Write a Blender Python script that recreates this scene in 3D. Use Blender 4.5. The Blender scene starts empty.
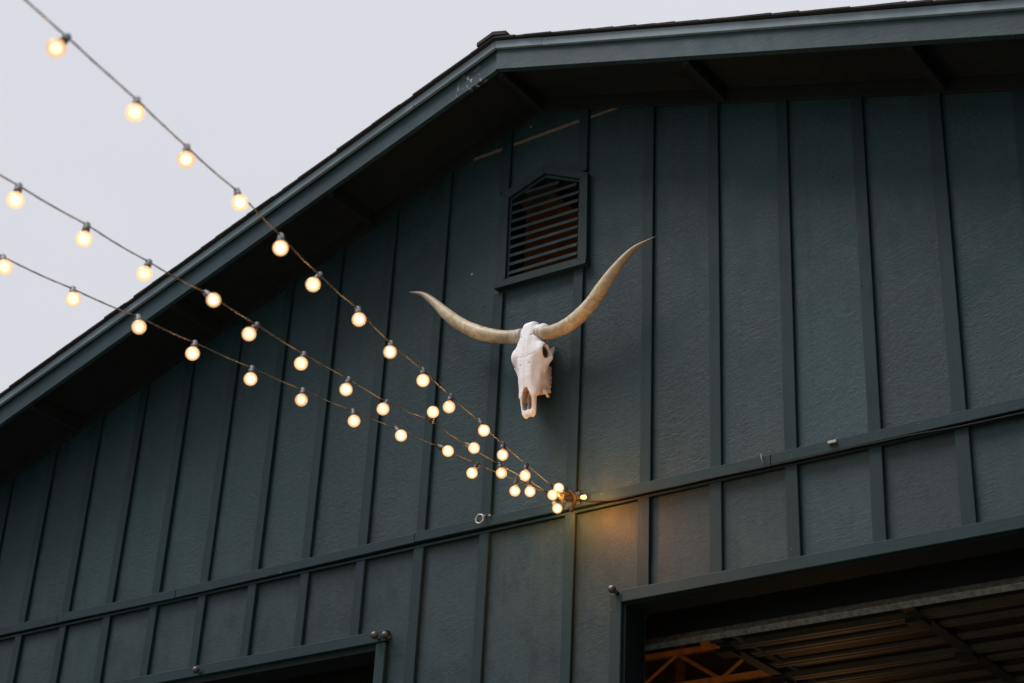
import bpy, bmesh, math, random
import numpy as np
from mathutils import Vector, Matrix, Quaternion

random.seed(7)
scene = bpy.context.scene
col = scene.collection

# ------------------------------------------------------------------ helpers
class MB:
    """collects shapes (world coordinates) and links them as ONE mesh object"""
    def __init__(s):
        s.v = []; s.f = []; s.attr = []
    def add(s, vs, fs):
        o = len(s.v)
        s.v += [tuple(map(float, p)) for p in vs]
        s.f += [tuple(i + o for i in f) for f in fs]
        return s
    def box(s, x0, x1, y0, y1, z0, z1):
        return s.prism([(x0, z0), (x1, z0), (x1, z1), (x0, z1)], y0, y1)
    def prism(s, poly, y0, y1):
        """polygon in (x, z), counter-clockwise seen from -y, extruded y0..y1"""
        n = len(poly)
        vs = [(p[0], y0, p[1]) for p in poly] + [(p[0], y1, p[1]) for p in poly]
        fs = [tuple(range(n)), tuple(range(2 * n - 1, n - 1, -1))]
        for i in range(n):
            j = (i + 1) % n
            fs.append((i, i + n, j + n, j))
        return s.add(vs, fs)
    def prism_x(s, poly, x0, x1):
        """polygon in (y, z) extruded along x"""
        n = len(poly)
        vs = [(x0, p[0], p[1]) for p in poly] + [(x1, p[0], p[1]) for p in poly]
        fs = [tuple(range(n)), tuple(range(2 * n - 1, n - 1, -1))]
        for i in range(n):
            j = (i + 1) % n
            fs.append((i, i + n, j + n, j))
        return s.add(vs, fs)
    def tube(s, pts, r, seg=8, caps=True):
        pts = [Vector(p) for p in pts]
        n = len(pts)
        rs = r if isinstance(r, (list, tuple)) else [r] * n
        t0 = (pts[1] - pts[0]).normalized()
        up = Vector((0, 0, 1)) if abs(t0.z) < .9 else Vector((1, 0, 0))
        nrm = t0.cross(up).normalized()
        vs = []; fs = []
        for i in range(n):
            a = pts[max(i - 1, 0)]; b = pts[min(i + 1, n - 1)]
            t = (b - a).normalized()
            nrm = (nrm - t * nrm.dot(t)).normalized()
            bn = t.cross(nrm)
            for k in range(seg):
                an = 2 * math.pi * k / seg
                vs.append(pts[i] + (nrm * math.cos(an) + bn * math.sin(an)) * rs[i])
        for i in range(n - 1):
            for k in range(seg):
                k2 = (k + 1) % seg
                fs.append((i * seg + k, i * seg + k2, (i + 1) * seg + k2, (i + 1) * seg + k))
        if caps:
            fs.append(tuple(range(seg - 1, -1, -1)))
            fs.append(tuple(range((n - 1) * seg, n * seg)))
        return s.add(vs, fs)
    def lathe(s, prof, center, seg=20):
        """profile [(r, z)] turned about the z axis"""
        vs = []; fs = []
        n = len(prof); c = Vector(center)
        for r, z in prof:
            for k in range(seg):
                a = 2 * math.pi * k / seg
                vs.append((c.x + r * math.cos(a), c.y + r * math.sin(a), c.z + z))
        for i in range(n - 1):
            for k in range(seg):
                k2 = (k + 1) % seg
                fs.append((i * seg + k, i * seg + k2, (i + 1) * seg + k2, (i + 1) * seg + k))
        fs.append(tuple(range(seg - 1, -1, -1)))
        fs.append(tuple(range((n - 1) * seg, n * seg)))
        return s.add(vs, fs)
    def ball(s, c, r, seg=18, rings=10, sc=(1, 1, 1)):
        vs = []; fs = []
        c = Vector(c)
        for i in range(rings + 1):
            th = math.pi * i / rings
            for k in range(seg):
                a = 2 * math.pi * k / seg
                vs.append((c.x + sc[0] * r * math.sin(th) * math.cos(a), c.y + sc[1] * r * math.sin(th) * math.sin(a), c.z + sc[2] * r * math.cos(th)))
        for i in range(rings):
            for k in range(seg):
                k2 = (k + 1) % seg
                fs.append((i * seg + k, (i + 1) * seg + k, (i + 1) * seg + k2, i * seg + k2))
        return s.add(vs, fs)
    def torus(s, c, R, r, axis='y', seg=24, sg=8):
        c = Vector(c); vs = []; fs = []
        for i in range(seg):
            a = 2 * math.pi * i / seg
            for k in range(sg):
                b = 2 * math.pi * k / sg
                q = R + r * math.cos(b); h = r * math.sin(b)
                if axis == 'y': p = (q * math.cos(a), h, q * math.sin(a))
                elif axis == 'x': p = (h, q * math.cos(a), q * math.sin(a))
                else: p = (q * math.cos(a), q * math.sin(a), h)
                vs.append(c + Vector(p))
        for i in range(seg):
            for k in range(sg):
                i2 = (i + 1) % seg; k2 = (k + 1) % sg
                fs.append((i * sg + k, i2 * sg + k, i2 * sg + k2, i * sg + k2))
        return s.add(vs, fs)
    def mesh(s, name, origin=(0, 0, 0), smooth=False, bevel=0):
        me = bpy.data.meshes.new(name)
        o = Vector(origin)
        me.from_pydata([tuple(Vector(p) - o) for p in s.v], [], s.f)
        bm = bmesh.new(); bm.from_mesh(me)
        bmesh.ops.remove_doubles(bm, verts=bm.verts, dist=1e-6) if smooth else None
        bmesh.ops.recalc_face_normals(bm, faces=bm.faces)
        if bevel:
            bmesh.ops.bevel(bm, geom=list(bm.edges), offset=bevel, segments=1, affect='EDGES')
        bm.to_mesh(me); bm.free()
        if smooth:
            for p in me.polygons: p.use_smooth = True
        return me
    def build(s, name, mat, parent=None, smooth=False, bevel=0):
        org = Vector((0, 0, 0)); q = parent
        while q is not None:
            org = org + q.location; q = q.parent
        me = s.mesh(name, org, smooth, bevel)
        return link(name, me, mat, parent)

def link(name, me, mat, parent=None):
    o = bpy.data.objects.new(name, me)
    if mat is not None and not me.materials: me.materials.append(mat)
    col.objects.link(o)
    if parent is not None: o.parent = parent
    return o

def thing(name, label, cat, loc=(0, 0, 0), group=None):
    o = bpy.data.objects.new(name, None); col.objects.link(o)
    o.location = loc; o.empty_display_size = .1
    o['label'] = label; o['category'] = cat
    if group: o['group'] = group
    return o

def smoothcurve(pts, n=6):
    """Catmull-Rom through the points"""
    P = [Vector(p) for p in pts]
    P = [P[0] * 2 - P[1]] + P + [P[-1] * 2 - P[-2]]
    out = []
    for i in range(1, len(P) - 2):
        a, b, c, d = P[i - 1:i + 3]
        for k in range(n):
            t = k / n
            out.append(.5 * ((2 * b) + (c - a) * t + (2 * a - 5 * b + 4 * c - d) * t * t + (3 * b - a - 3 * c + d) * t ** 3))
    out.append(P[-2])
    return out

# ------------------------------------------------------------------ materials
class NT:
    def __init__(s, name):
        s.m = bpy.data.materials.new(name); s.m.use_nodes = True
        s.t = s.m.node_tree; s.b = s.t.nodes['Principled BSDF']; s.out = s.t.nodes['Material Output']
    def n(s, typ, **kw):
        nd = s.t.nodes.new(typ)
        for k, v in kw.items():
            if isinstance(v, (str, bool)) or k in ('operation', 'data_type', 'blend_type', 'noise_dimensions'): setattr(nd, k, v)
            else: nd.inputs[k].default_value = v
        return nd
    def l(s, a, b): s.t.links.new(a, b)
    def coords(s, scale=(1, 1, 1), rot=(0, 0, 0)):
        g = s.n('ShaderNodeNewGeometry')          # world position: the boards never move
        m = s.n('ShaderNodeMapping'); m.inputs['Scale'].default_value = scale; m.inputs['Rotation'].default_value = rot
        s.l(g.outputs['Position'], m.inputs['Vector']); return m.outputs['Vector']
    def noise(s, vec, scale, detail=4, rough=.6, dist=0):
        nd = s.n('ShaderNodeTexNoise'); nd.inputs['Scale'].default_value = scale
        nd.inputs['Detail'].default_value = detail; nd.inputs['Roughness'].default_value = rough
        nd.inputs['Distortion'].default_value = dist
        s.l(vec, nd.inputs['Vector']); return nd.outputs['Fac']
    def ramp(s, fac, stops):
        r = s.n('ShaderNodeValToRGB'); e = r.color_ramp.elements
        while len(e) < len(stops): e.new(.5)
        for q, (p, c) in zip(e, stops):
            q.position = p; q.color = (*c, 1) if len(c) == 3 else c
        s.l(fac, r.inputs['Fac']); return r.outputs['Color']
    def mix(s, fac, a, b, mode='MIX'):
        m = s.n('ShaderNodeMix', data_type='RGBA', blend_type=mode)
        for sock, v in ((m.inputs['Factor'], fac), (m.inputs['A'], a), (m.inputs['B'], b)):
            if isinstance(v, (int, float)): sock.default_value = v
            elif isinstance(v, tuple): sock.default_value = (*v, 1) if len(v) == 3 else v
            else: s.l(v, sock)
        return m.outputs['Result']
    def math(s, op, a, b=0.0):
        m = s.n('ShaderNodeMath', operation=op)
        for i, v in enumerate((a, b)):
            if isinstance(v, (int, float)): m.inputs[i].default_value = v
            else: s.l(v, m.inputs[i])
        return m.outputs[0]
    def bump(s, h, strength, dist, prev=None):
        b = s.n('ShaderNodeBump'); b.inputs['Strength'].default_value = strength; b.inputs['Distance'].default_value = dist
        s.l(h, b.inputs['Height'])
        if prev is not None: s.l(prev, b.inputs['Normal'])
        return b.outputs['Normal']

def paint(name, base, rough=.5, coarse=(28, 28, 70), rot=(0, .35, 0), bumpd=.004, bstr=.6, grain=(140, 140, 9), gstr=.25, var=.25, chips=.0, spec=.26, scuff=None):
    t = NT(name)
    v = t.coords(coarse, rot); w = t.coords(grain)
    g1 = t.noise(v, 1, 5, .62, .8)
    g2 = t.noise(w, 1, 3, .6)
    big = t.noise(t.coords((1, 1, .5)), 1.7, 4, .6)
    mid = t.noise(t.coords((1, 1, .45)), 9, 5, .65)
    lo = tuple(c * (1 - var) for c in base); hi = tuple(c * (1 + var) for c in base)
    c = t.ramp(big, [(.3, lo), (.7, hi)])
    c = t.mix(t.ramp(mid, [(.35, (0, 0, 0)), (.75, (.6, .6, .6))]), c, tuple(x * 1.35 + .004 for x in base))
    # small dark knots, nail heads and scuffs
    vo = t.n('ShaderNodeTexVoronoi'); vo.inputs['Scale'].default_value = 5.5; t.l(t.coords((1, 1, .7)), vo.inputs['Vector'])
    k = t.ramp(vo.outputs['Distance'], [(.022, (1, 1, 1)), (.045, (0, 0, 0))])
    c = t.mix(k, c, tuple(x * .3 for x in base))
    if chips:
        ch = t.noise(t.coords((60, 60, 30)), 1, 6, .7)
        c = t.mix(t.ramp(ch, [(.74 - chips, (0, 0, 0)), (.77 - chips, (1, 1, 1))]), c, (.34, .36, .36))
    if scuff:
        g = t.n('ShaderNodeNewGeometry'); dv = t.n('ShaderNodeVectorMath', operation='DISTANCE'); dv.inputs[1].default_value = scuff
        t.l(g.outputs['Position'], dv.inputs[0])
        near = t.ramp(dv.outputs['Value'], [(.04, (1, 1, 1)), (.13, (0, 0, 0))])
        pe = t.noise(t.coords((38, 30, 20), (0, .6, 0)), 1, 5, .65)
        c = t.mix(t.math('MULTIPLY', near, t.ramp(pe, [(.55, (0, 0, 0)), (.60, (1, 1, 1))])), c, (.62, .64, .64))
    t.l(c, t.b.inputs['Base Color'])
    r = t.ramp(mid, [(.3, (rough - .1,) * 3), (.7, (rough + .14,) * 3)])
    t.l(r, t.b.inputs['Roughness'])
    t.b.inputs['Specular IOR Level'].default_value = spec
    nb = t.bump(g1, bstr, bumpd)
    nb = t.bump(g2, gstr, .002, nb)
    t.l(nb, t.b.inputs['Normal'])
    return t.m

def siding(name, base, rough=.52, rip=1.0, spec=.34):
    """painted plywood sheets: every bay between two battens has its own grain, wear and tone"""
    t = NT(name)
    g = t.n('ShaderNodeNewGeometry'); sx = t.n('ShaderNodeSeparateXYZ'); t.l(g.outputs['Position'], sx.inputs[0])
    x = sx.outputs['X']; z = sx.outputs['Z']
    side = t.math('GREATER_THAN', x, -4.80)
    ba = t.math('FLOOR', t.math('DIVIDE', t.math('ADD', x, 5.072), .405))
    bb = t.math('ADD', t.math('FLOOR', t.math('DIVIDE', t.math('ADD', x, 4.533), .4125)), 40.0)
    bay = t.math('ADD', t.math('MULTIPLY', ba, t.math('SUBTRACT', 1.0, side)), t.math('MULTIPLY', bb, side))
    wn = t.n('ShaderNodeTexWhiteNoise', noise_dimensions='1D'); t.l(bay, wn.inputs['W']); rnd = wn.outputs['Value']
    def vec(sxx, szz, shear=0.0, k=3.7):
        c = t.n('ShaderNodeCombineXYZ')
        t.l(t.math('MULTIPLY', t.math('ADD', x, t.math('MULTIPLY', z, shear)), sxx), c.inputs['X'])
        t.l(t.math('MULTIPLY', t.math('SUBTRACT', z, t.math('MULTIPLY', x, shear)), szz), c.inputs['Z'])
        t.l(t.math('MULTIPLY', bay, k), c.inputs['Y']); return c.outputs[0]
    sweep = t.noise(vec(20, 62, .22), 1, 6, .66, 1.2)       # brushed ripples, tilted
    sweep2 = t.noise(vec(55, 34, -.3, 5.1), 1, 5, .7, .6)
    grain = t.noise(vec(150, 7, 0, 2.3), 1, 4, .65)         # vertical wood grain showing through
    speck = t.noise(vec(210, 210), 1, 3, .7)
    where = t.noise(vec(2.2, 1.5, 0, 1.9), 1, 4, .6)
    big = t.noise(vec(1.3, .8, 0, .9), 1, 5, .62)
    mid = t.noise(vec(9, 5, .1), 1, 6, .7)
    run = t.noise(vec(26, .9, 0, 6.1), 1, 4, .6)            # weather streaks
    m0 = t.ramp(where, [(.38, (0, 0, 0)), (.62, (1, 1, 1))])
    lo = tuple(c * .58 for c in base); hi = tuple(c * 1.5 for c in base)
    c = t.ramp(big, [(.28, lo), (.72, hi)])
    c = t.mix(t.ramp(mid, [(.42, (0, 0, 0)), (.78, (.75, .75, .75))]), c, (base[0] * 1.8 + .001, base[1] * 1.6 + .002, base[2] * 1.55 + .002))
    c = t.mix(t.ramp(run, [(.5, (0, 0, 0)), (.75, (.45, .45, .45))]), c, tuple(v * .55 for v in base))
    c = t.mix(t.ramp(speck, [(.53, (0, 0, 0)), (.74, (.75, .75, .75))]), c, tuple(v * 2.6 + .004 for v in base))
    c = t.mix(t.ramp(sweep, [(.48, (0, 0, 0)), (.72, (.6, .6, .6))]), c, tuple(v * 2.1 + .001 for v in base))
    # patchy paler tone towards the rail and below it, scraped patches
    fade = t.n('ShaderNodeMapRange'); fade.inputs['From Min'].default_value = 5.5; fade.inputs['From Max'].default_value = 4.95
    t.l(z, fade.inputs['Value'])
    pale_low = t.math('MULTIPLY', t.math('MULTIPLY', fade.outputs[0], t.ramp(mid, [(.35, (0, 0, 0)), (.65, (1, 1, 1))])), .30 if z else 0)
    c = t.mix(pale_low, c, (.075, .095, .095))
    vo = t.n('ShaderNodeTexVoronoi'); vo.inputs['Scale'].default_value = 3.1; t.l(g.outputs['Position'], vo.inputs['Vector'])
    c = t.mix(t.ramp(vo.outputs['Distance'], [(.014, (1, 1, 1)), (.024, (0, 0, 0))]), c, (.006, .007, .008))
    vo = t.n('ShaderNodeTexVoronoi'); vo.inputs['Scale'].default_value = 1.7; t.l(g.outputs['Position'], vo.inputs['Vector'])
    c = t.mix(t.ramp(vo.outputs['Distance'], [(.008, (.9, .9, .9)), (.015, (0, 0, 0))]), c, (.42, .42, .40))
    hs = t.n('ShaderNodeHueSaturation'); t.l(c, hs.inputs['Color']); t.l(t.math('ADD', t.math('MULTIPLY', rnd, .34), .83), hs.inputs['Value'])
    t.l(hs.outputs[0], t.b.inputs['Base Color'])
    t.l(t.ramp(mid, [(.3, (rough - .1,) * 3), (.7, (rough + .14,) * 3)]), t.b.inputs['Roughness'])
    t.b.inputs['Specular IOR Level'].default_value = spec
    hh = t.math('MULTIPLY', sweep, t.math('ADD', t.math('MULTIPLY', m0, .9), .25))
    h2 = t.math('MULTIPLY', sweep2, t.math('SUBTRACT', 1.15, m0))
    nb = t.bump(hh, .8 * rip, .0055); nb = t.bump(h2, .7 * rip, .005, nb); nb = t.bump(grain, .5, .0025, nb); nb = t.bump(speck, .45, .0016, nb)
    t.l(nb, t.b.inputs['Normal'])
    return t.m

M = {}
WALL = (.0092, .0305, .0380)
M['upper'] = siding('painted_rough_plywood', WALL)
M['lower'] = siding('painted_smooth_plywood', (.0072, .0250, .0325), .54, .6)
M['batten'] = paint('painted_batten', (.0074, .0245, .0300), .58, coarse=(60, 60, 8), rot=(0, 0, 0), bumpd=.002, bstr=.5, var=.22, chips=.04)
M['rail'] = paint('painted_rail', (.0098, .0285, .0345), .54, coarse=(8, 60, 60), rot=(0, 0, 0), bumpd=.002, bstr=.5, var=.24, chips=.05)
M['barge'] = paint('painted_bargeboard', (.024, .056, .068), .5, coarse=(9, 60, 70), rot=(0, 0, 0), bumpd=.002, bstr=.5, var=.34, chips=.055, scuff=(-5.06, -.44, 7.44))
M['drip'] = paint('metal_drip_edge', (.21, .285, .325), .42, coarse=(6, 30, 30), rot=(0, 0, 0), bumpd=.001, bstr=.3, var=.12)
M['soffit'] = paint('dark_soffit', (.012, .0165, .0175), .75, var=.3, spec=.2)
M['blade'] = paint('louvre_blade_paint', (.012, .029, .035), .6, coarse=(8, 40, 40), rot=(0, 0, 0), bumpd=.001, var=.25, spec=.15)
M['slat'] = paint('louvre_paint', (.0085, .0225, .0275), .56, coarse=(8, 40, 40), rot=(0, 0, 0), bumpd=.001, var=.2)

def plain(name, c, rough=.5, metal=0, var=.15, sc=30, bumpd=.001, spec=.5):
    t = NT(name)
    n = t.noise(t.coords(), sc, 4, .6)
    t.l(t.ramp(n, [(.3, tuple(x * (1 - var) for x in c)), (.7, tuple(x * (1 + var) for x in c))]), t.b.inputs['Base Color'])
    t.b.inputs['Roughness'].default_value = rough; t.b.inputs['Metallic'].default_value = metal
    t.b.inputs['Specular IOR Level'].default_value = spec
    t.l(t.bump(n, .4, bumpd), t.b.inputs['Normal'])
    return t.m
M['rubber'] = plain('black_rubber', (.010, .010, .011), .6, spec=.15)
M['cable'] = plain('dark_cord', (.020, .015, .0125), .5)
M['socket'] = plain('socket_plastic', (.010, .0095, .011), .5)
M['brass'] = plain('brass', (.75, .52, .2), .35, 1)
M['steel'] = plain('galvanised', (.36, .37, .37), .45, .8)
M['dsteel'] = plain('dark_steel', (.10, .105, .11), .45, .7)
M['white_clip'] = plain('white_clip', (.42, .38, .35), .5)
M['shingle'] = plain('asphalt_shingle', (.045, .045, .047), .9, var=.5, sc=160, bumpd=.003, spec=.2)
M['raw'] = plain('raw_wood', (.16, .125, .09), .8, var=.35, sc=25)
M['timber'] = plain('interior_timber', (.30, .19, .10), .8, var=.35, sc=14)
M['deck'] = plain('roof_sheathing', (.14, .095, .055), .85, var=.3, sc=9)
M['inner'] = plain('inner_wall', (.10, .075, .055), .9, var=.3, sc=8)
M['rib'] = plain('door_stiffener', (.16, .13, .09), .45)  # paler than the panels: grazing light on the ribs put into the colour
M['doorin'] = plain('door_inside', (.022, .018, .015), .5, var=.25, sc=20)  # darkened so that only the ribs look lit
M['doorout'] = paint('door_outside', (.055, .072, .080), .5, coarse=(6, 40, 40), bumpd=.001)
M['reveal'] = plain('reveal_paint', (.012, .018, .021), .6, spec=.2)
M['weather'] = plain('weather_seal', (.27, .28, .28), .5, .3, var=.45, sc=45, bumpd=.003)

def emis(name, c, s):
    t = NT(name)
    t.b.inputs['Base Color'].default_value = (.8, .8, .8, 1)
    t.b.inputs['Emission Color'].default_value = (*c, 1); t.b.inputs['Emission Strength'].default_value = s
    return t.m
# glowing core and the warm glass globe round it
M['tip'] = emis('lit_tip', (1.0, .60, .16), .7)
def lit(name, c, s, clear=0.0):
    """glowing glass: part of it lets through what is behind; each bulb burns a little differently"""
    t = NT(name)
    oi = t.n('ShaderNodeObjectInfo')
    em = t.n('ShaderNodeEmission'); em.inputs['Color'].default_value = (*c, 1)
    t.l(t.math('MULTIPLY', t.math('ADD', t.math('MULTIPLY', oi.outputs['Random'], .5), .75), s), em.inputs['Strength'])
    if not clear:
        t.l(em.outputs[0], t.out.inputs['Surface']); return t.m
    tr = t.n('ShaderNodeBsdfTransparent'); tr.inputs['Color'].default_value = (1, .95, .88, 1)
    gl = t.n('ShaderNodeBsdfGlossy'); gl.inputs['Roughness'].default_value = .08
    m = t.n('ShaderNodeMixShader'); m.inputs[0].default_value = 1 - clear
    m2 = t.n('ShaderNodeMixShader'); m2.inputs[0].default_value = .05
    t.l(tr.outputs[0], m.inputs[1]); t.l(em.outputs[0], m.inputs[2])
    t.l(m.outputs[0], m2.inputs[1]); t.l(gl.outputs[0], m2.inputs[2])
    t.l(m2.outputs[0], t.out.inputs['Surface'])
    return t.m
M['core'] = lit('lit_filament', (1.0, .93, .78), 3.4)
M['globe'] = lit('warm_glass_globe', (1, .52, .23), 1.2, .62)
M['glow'] = lit('inner_glow', (1, .74, .46), 1.15, .42)

def bone():
    t = NT('bleached_bone')
    at = t.n('ShaderNodeAttribute'); at.attribute_name = 'stain_shade'
    n = t.noise(t.coords(), 45, 5, .65); n2 = t.noise(t.coords(), 160, 4, .7); n3 = t.noise(t.coords(), 14, 4, .6)
    c = t.ramp(n3, [(.3, (.90, .895, .925)), (.7, (.96, .96, .985))])
    c = t.mix(t.ramp(n, [(.60, (0, 0, 0)), (.8, (.4, .4, .4))]), c, (.66, .58, .47))
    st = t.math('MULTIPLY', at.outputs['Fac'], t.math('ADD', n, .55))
    c = t.mix(st, c, (.36, .22, .11))  # brown staining, and painted shade deep in the eye sockets
    t.l(c, t.b.inputs['Base Color']); t.b.inputs['Roughness'].default_value = .62
    t.b.inputs['Specular IOR Level'].default_value = .3
    t.l(t.bump(n2, .5, .0015, t.bump(n, .6, .004)), t.b.inputs['Normal'])
    return t.m
M['bone'] = bone()
def horn():
    t = NT('weathered_horn')
    at = t.n('ShaderNodeAttribute'); at.attribute_name = 'along'
    n = t.noise(t.coords(), 28, 5, .65, .5); n2 = t.noise(t.coords((1, 1, 1)), 90, 5, .7)
    c = t.ramp(at.outputs['Fac'], [(0, (.56, .52, .48)), (.05, (.62, .56, .47)), (.085, (.44, .34, .22)), (.3, (.80, .67, .45)), (.6, (.70, .59, .41)), (.84, (.30, .235, .155)), (1, (.15, .115, .08))])
    c = t.mix(t.ramp(n, [(.36, (.75, .75, .75)), (.6, (0, 0, 0))]), c, (.33, .25, .155))
    c = t.mix(t.ramp(n2, [(.55, (0, 0, 0)), (.75, (.5, .5, .5))]), c, (.74, .64, .47))
    t.l(c, t.b.inputs['Base Color']); t.b.inputs['Roughness'].default_value = .45
    wv = t.math('SINE', t.math('MULTIPLY', at.outputs['Fac'], 260.0))
    env = t.ramp(at.outputs['Fac'], [(0, (.7, .7, .7)), (.06, (.4, .4, .4)), (.12, (0, 0, 0))])
    hh = t.math('MULTIPLY', wv, env)
    t.l(t.bump(n2, .4, .002, t.bump(hh, .8, .003)), t.b.inputs['Normal'])
    return t.m
M['horn'] = horn()
def gravel():
    t = NT('gravel_yard')
    n = t.noise(t.coords(), 12, 6, .7); n2 = t.noise(t.coords(), .3, 4, .6)
    c = t.ramp(n, [(.3, (.05, .047, .042)), (.7, (.13, .12, .105))])
    c = t.mix(n2, c, (.07, .075, .05))
    t.l(c, t.b.inputs['Base Color']); t.b.inputs['Roughness'].default_value = .95
    t.l(t.bump(n, .6, .02), t.b.inputs['Normal'])
    return t.m
M['gravel'] = gravel()

# ------------------------------------------------------------------ settings
INT, BULB = 26.0, 1.25
PATCH_LAMP = 5.2  # strength of the unseen lamp added for the warm wall patch
SUN, SUNE = (-.56, -.46, 1.42), 2.2
CLOUD = (.69, .695, .745)
SKROT = -1.5
EXPO = 0.3
ZEN = 2.7
# measured world positions: where each socket hangs on its cable, which way it points, how far its bulb hangs
S1 = [((-4.5943, -0.1439, 4.9783), (0.776, -0.426, -0.466), 0.074), ((-4.5063, -0.4976, 4.941), (0.15, -0.313, -0.938), 0.074), ((-4.4021, -0.8324, 4.8937), (0.24, -0.297, -0.924), 0.074), ((-4.2912, -1.1659, 4.8519), (0.528, -0.13, -0.839), 0.074), ((-4.1882, -1.5025, 4.8059), (0.206, -0.365, -0.908), 0.074), ((-4.0776, -1.8321, 4.7579), (0.341, -0.332, -0.88), 0.074), ((-3.9727, -2.1625, 4.7047), (0.366, -0.428, -0.826), 0.074), ((-3.8574, -2.4949, 4.6663), (0.416, -0.298, -0.859), 0.074), ((-3.7498, -2.8256, 4.6166), (0.14, -0.539, -0.831), 0.074), ((-3.6325, -3.1519, 4.5713), (0.357, -0.28, -0.891), 0.074), ((-3.5154, -3.4812, 4.5302), (0.494, -0.185, -0.849), 0.074), ((-3.4045, -3.8038, 4.4719), (0.375, -0.261, -0.889), 0.074), ((-3.2806, -4.1126, 4.4076), (0.372, -0.276, -0.886), 0.074), ((-3.1787, -4.4516, 4.3639), (0.174, -0.471, -0.865), 0.074)]
S2 = [((-4.6283, -0.1372, 4.9553), (0.713, -0.455, -0.533), 0.074), ((-4.5438, -0.428, 4.8937), (0.309, -0.142, -0.94), 0.074), ((-4.4829, -0.7443, 4.8436), (0.441, -0.322, -0.838), 0.074), ((-4.4303, -1.0726, 4.8024), (0.825, -0.237, -0.512), 0.074), ((-4.3716, -1.403, 4.7712), (0.691, -0.711, 0.13), 0.074), ((-4.3408, -1.738, 4.7153), (0.274, -0.596, -0.755), 0.074), ((-4.2762, -2.0546, 4.6701), (0.243, -0.414, -0.877), 0.074), ((-4.2236, -2.38, 4.6244), (0.308, -0.449, -0.839), 0.074), ((-4.1635, -2.704, 4.585), (0.121, -0.573, -0.81), 0.074), ((-4.1023, -3.0278, 4.5468), (0.742, -0.126, -0.659), 0.074), ((-4.0475, -3.3483, 4.4962), (0.284, -0.376, -0.882), 0.074), ((-3.9886, -3.6712, 4.4539), (0.29, -0.234, -0.928), 0.074), ((-3.9296, -3.9907, 4.4066), (0.314, -0.235, -0.92), 0.074)]
S3 = [((-4.6328, -0.1305, 4.9532), (0.295, 0.539, -0.789), 0.09), ((-4.6041, -0.4444, 4.9002), (0.177, -0.309, -0.934), 0.074), ((-4.5882, -0.7732, 4.8553), (-0.005, -0.553, -0.833), 0.074), ((-4.566, -1.0987, 4.8125), (0.836, -0.119, -0.536), 0.074), ((-4.5493, -1.4263, 4.7667), (0.657, -0.252, -0.71), 0.074), ((-4.5237, -1.7433, 4.7147), (0.425, -0.294, -0.856), 0.074), ((-4.5088, -2.073, 4.6701), (0.336, -0.383, -0.861), 0.074), ((-4.4852, -2.3951, 4.6237), (0.338, -0.324, -0.884), 0.074), ((-4.4665, -2.7234, 4.5813), (0.346, -0.365, -0.864), 0.074), ((-4.4346, -3.04, 4.5361), (0.513, -0.254, -0.82), 0.074), ((-4.4115, -3.3625, 4.4896), (0.506, -0.272, -0.818), 0.074), ((-4.3849, -3.6851, 4.4476), (0.57, -0.201, -0.797), 0.074)]
LH = [(-4.84, -0.128, 5.905), (-4.912, -0.13, 5.917), (-5.003, -0.135, 5.942), (-5.116, -0.15, 5.988), (-5.234, -0.165, 6.063), (-5.329, -0.185, 6.146), (-5.429, -0.195, 6.252), (-5.519, -0.19, 6.328), (-5.63, -0.175, 6.381)]
RH = [(-4.748, -0.128, 5.886), (-4.688, -0.13, 5.881), (-4.608, -0.135, 5.875), (-4.503, -0.15, 5.89), (-4.389, -0.165, 5.949), (-4.292, -0.185, 6.03), (-4.207, -0.195, 6.108), (-4.108, -0.19, 6.189), (-3.985, -0.175, 6.236)]

# ------------------------------------------------------------------ setting
g = MB(); g.add([(-300, -300, 0), (300, -300, 0), (300, 300, 0), (-300, 300, 0)], [(0, 1, 2, 3)])
go = g.build('ground', M['gravel']); go['kind'] = 'structure'

# ------------------------------------------------------------------ barn
AX, SL = -4.888, .331                     # ridge position, roof slope
XL, XR, YB = -11.4, 1.62, 12.0            # gable ends and depth of the barn
def roof(x, apex): return apex - abs(x - AX) * SL
barn = thing('barn', 'dark teal board and batten barn with a low gable roof and open doors', 'barn', (AX, 0, 0))

SOF, SEAM = 7.545, 7.622
WT = .15
VX0, VX1, VZ0, VZ1 = -5.066, -4.56, 6.345, 7.0
DL0, DL1, DR0, DR1, DZ = -9.45, -5.777, -4.250, -.62, 4.362
RZ = 4.93
upper = MB(); lower = MB()
def wallcell(mb, x0, x1, z0, z1=None):
    if z1 is None:
        pts = [(x0, z0), (x1, z0), (x1, roof(x1, SOF) + .02)]
        if x0 < AX < x1: pts.append((AX, SOF + .02))
        pts.append((x0, roof(x0, SOF) + .02))
        mb.prism(pts, 0, WT)
    else: mb.box(x0, x1, 0, WT, z0, z1)
wallcell(upper, XL, VX0, RZ); wallcell(upper, VX1, XR, RZ)
wallcell(upper, VX0, VX1, RZ, VZ0); wallcell(upper, VX0, VX1, VZ1)
wallcell(lower, XL, DL0, 0, RZ); wallcell(lower, DL1, DR0, 0, RZ); wallcell(lower, DR1, XR, 0, RZ)
wallcell(lower, DL0, DL1, DZ, RZ); wallcell(lower, DR0, DR1, DZ, RZ)
for q_ in ([(-5.066, 6.899), (-4.817, 6.985), (-4.817, 7.0), (-5.066, 7.0)], [(-4.817, 6.985), (-4.56, 6.866), (-4.56, 7.0), (-4.817, 7.0)]): upper.prism(q_, .001, WT - .001)
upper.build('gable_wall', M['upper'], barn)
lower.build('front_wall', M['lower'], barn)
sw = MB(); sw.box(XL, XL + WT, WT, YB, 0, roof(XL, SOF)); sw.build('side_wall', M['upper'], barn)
sw = MB(); sw.box(XR - WT, XR, WT, YB, 0, roof(XR, SOF)); sw.build('side_wall', M['upper'], barn)
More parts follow.
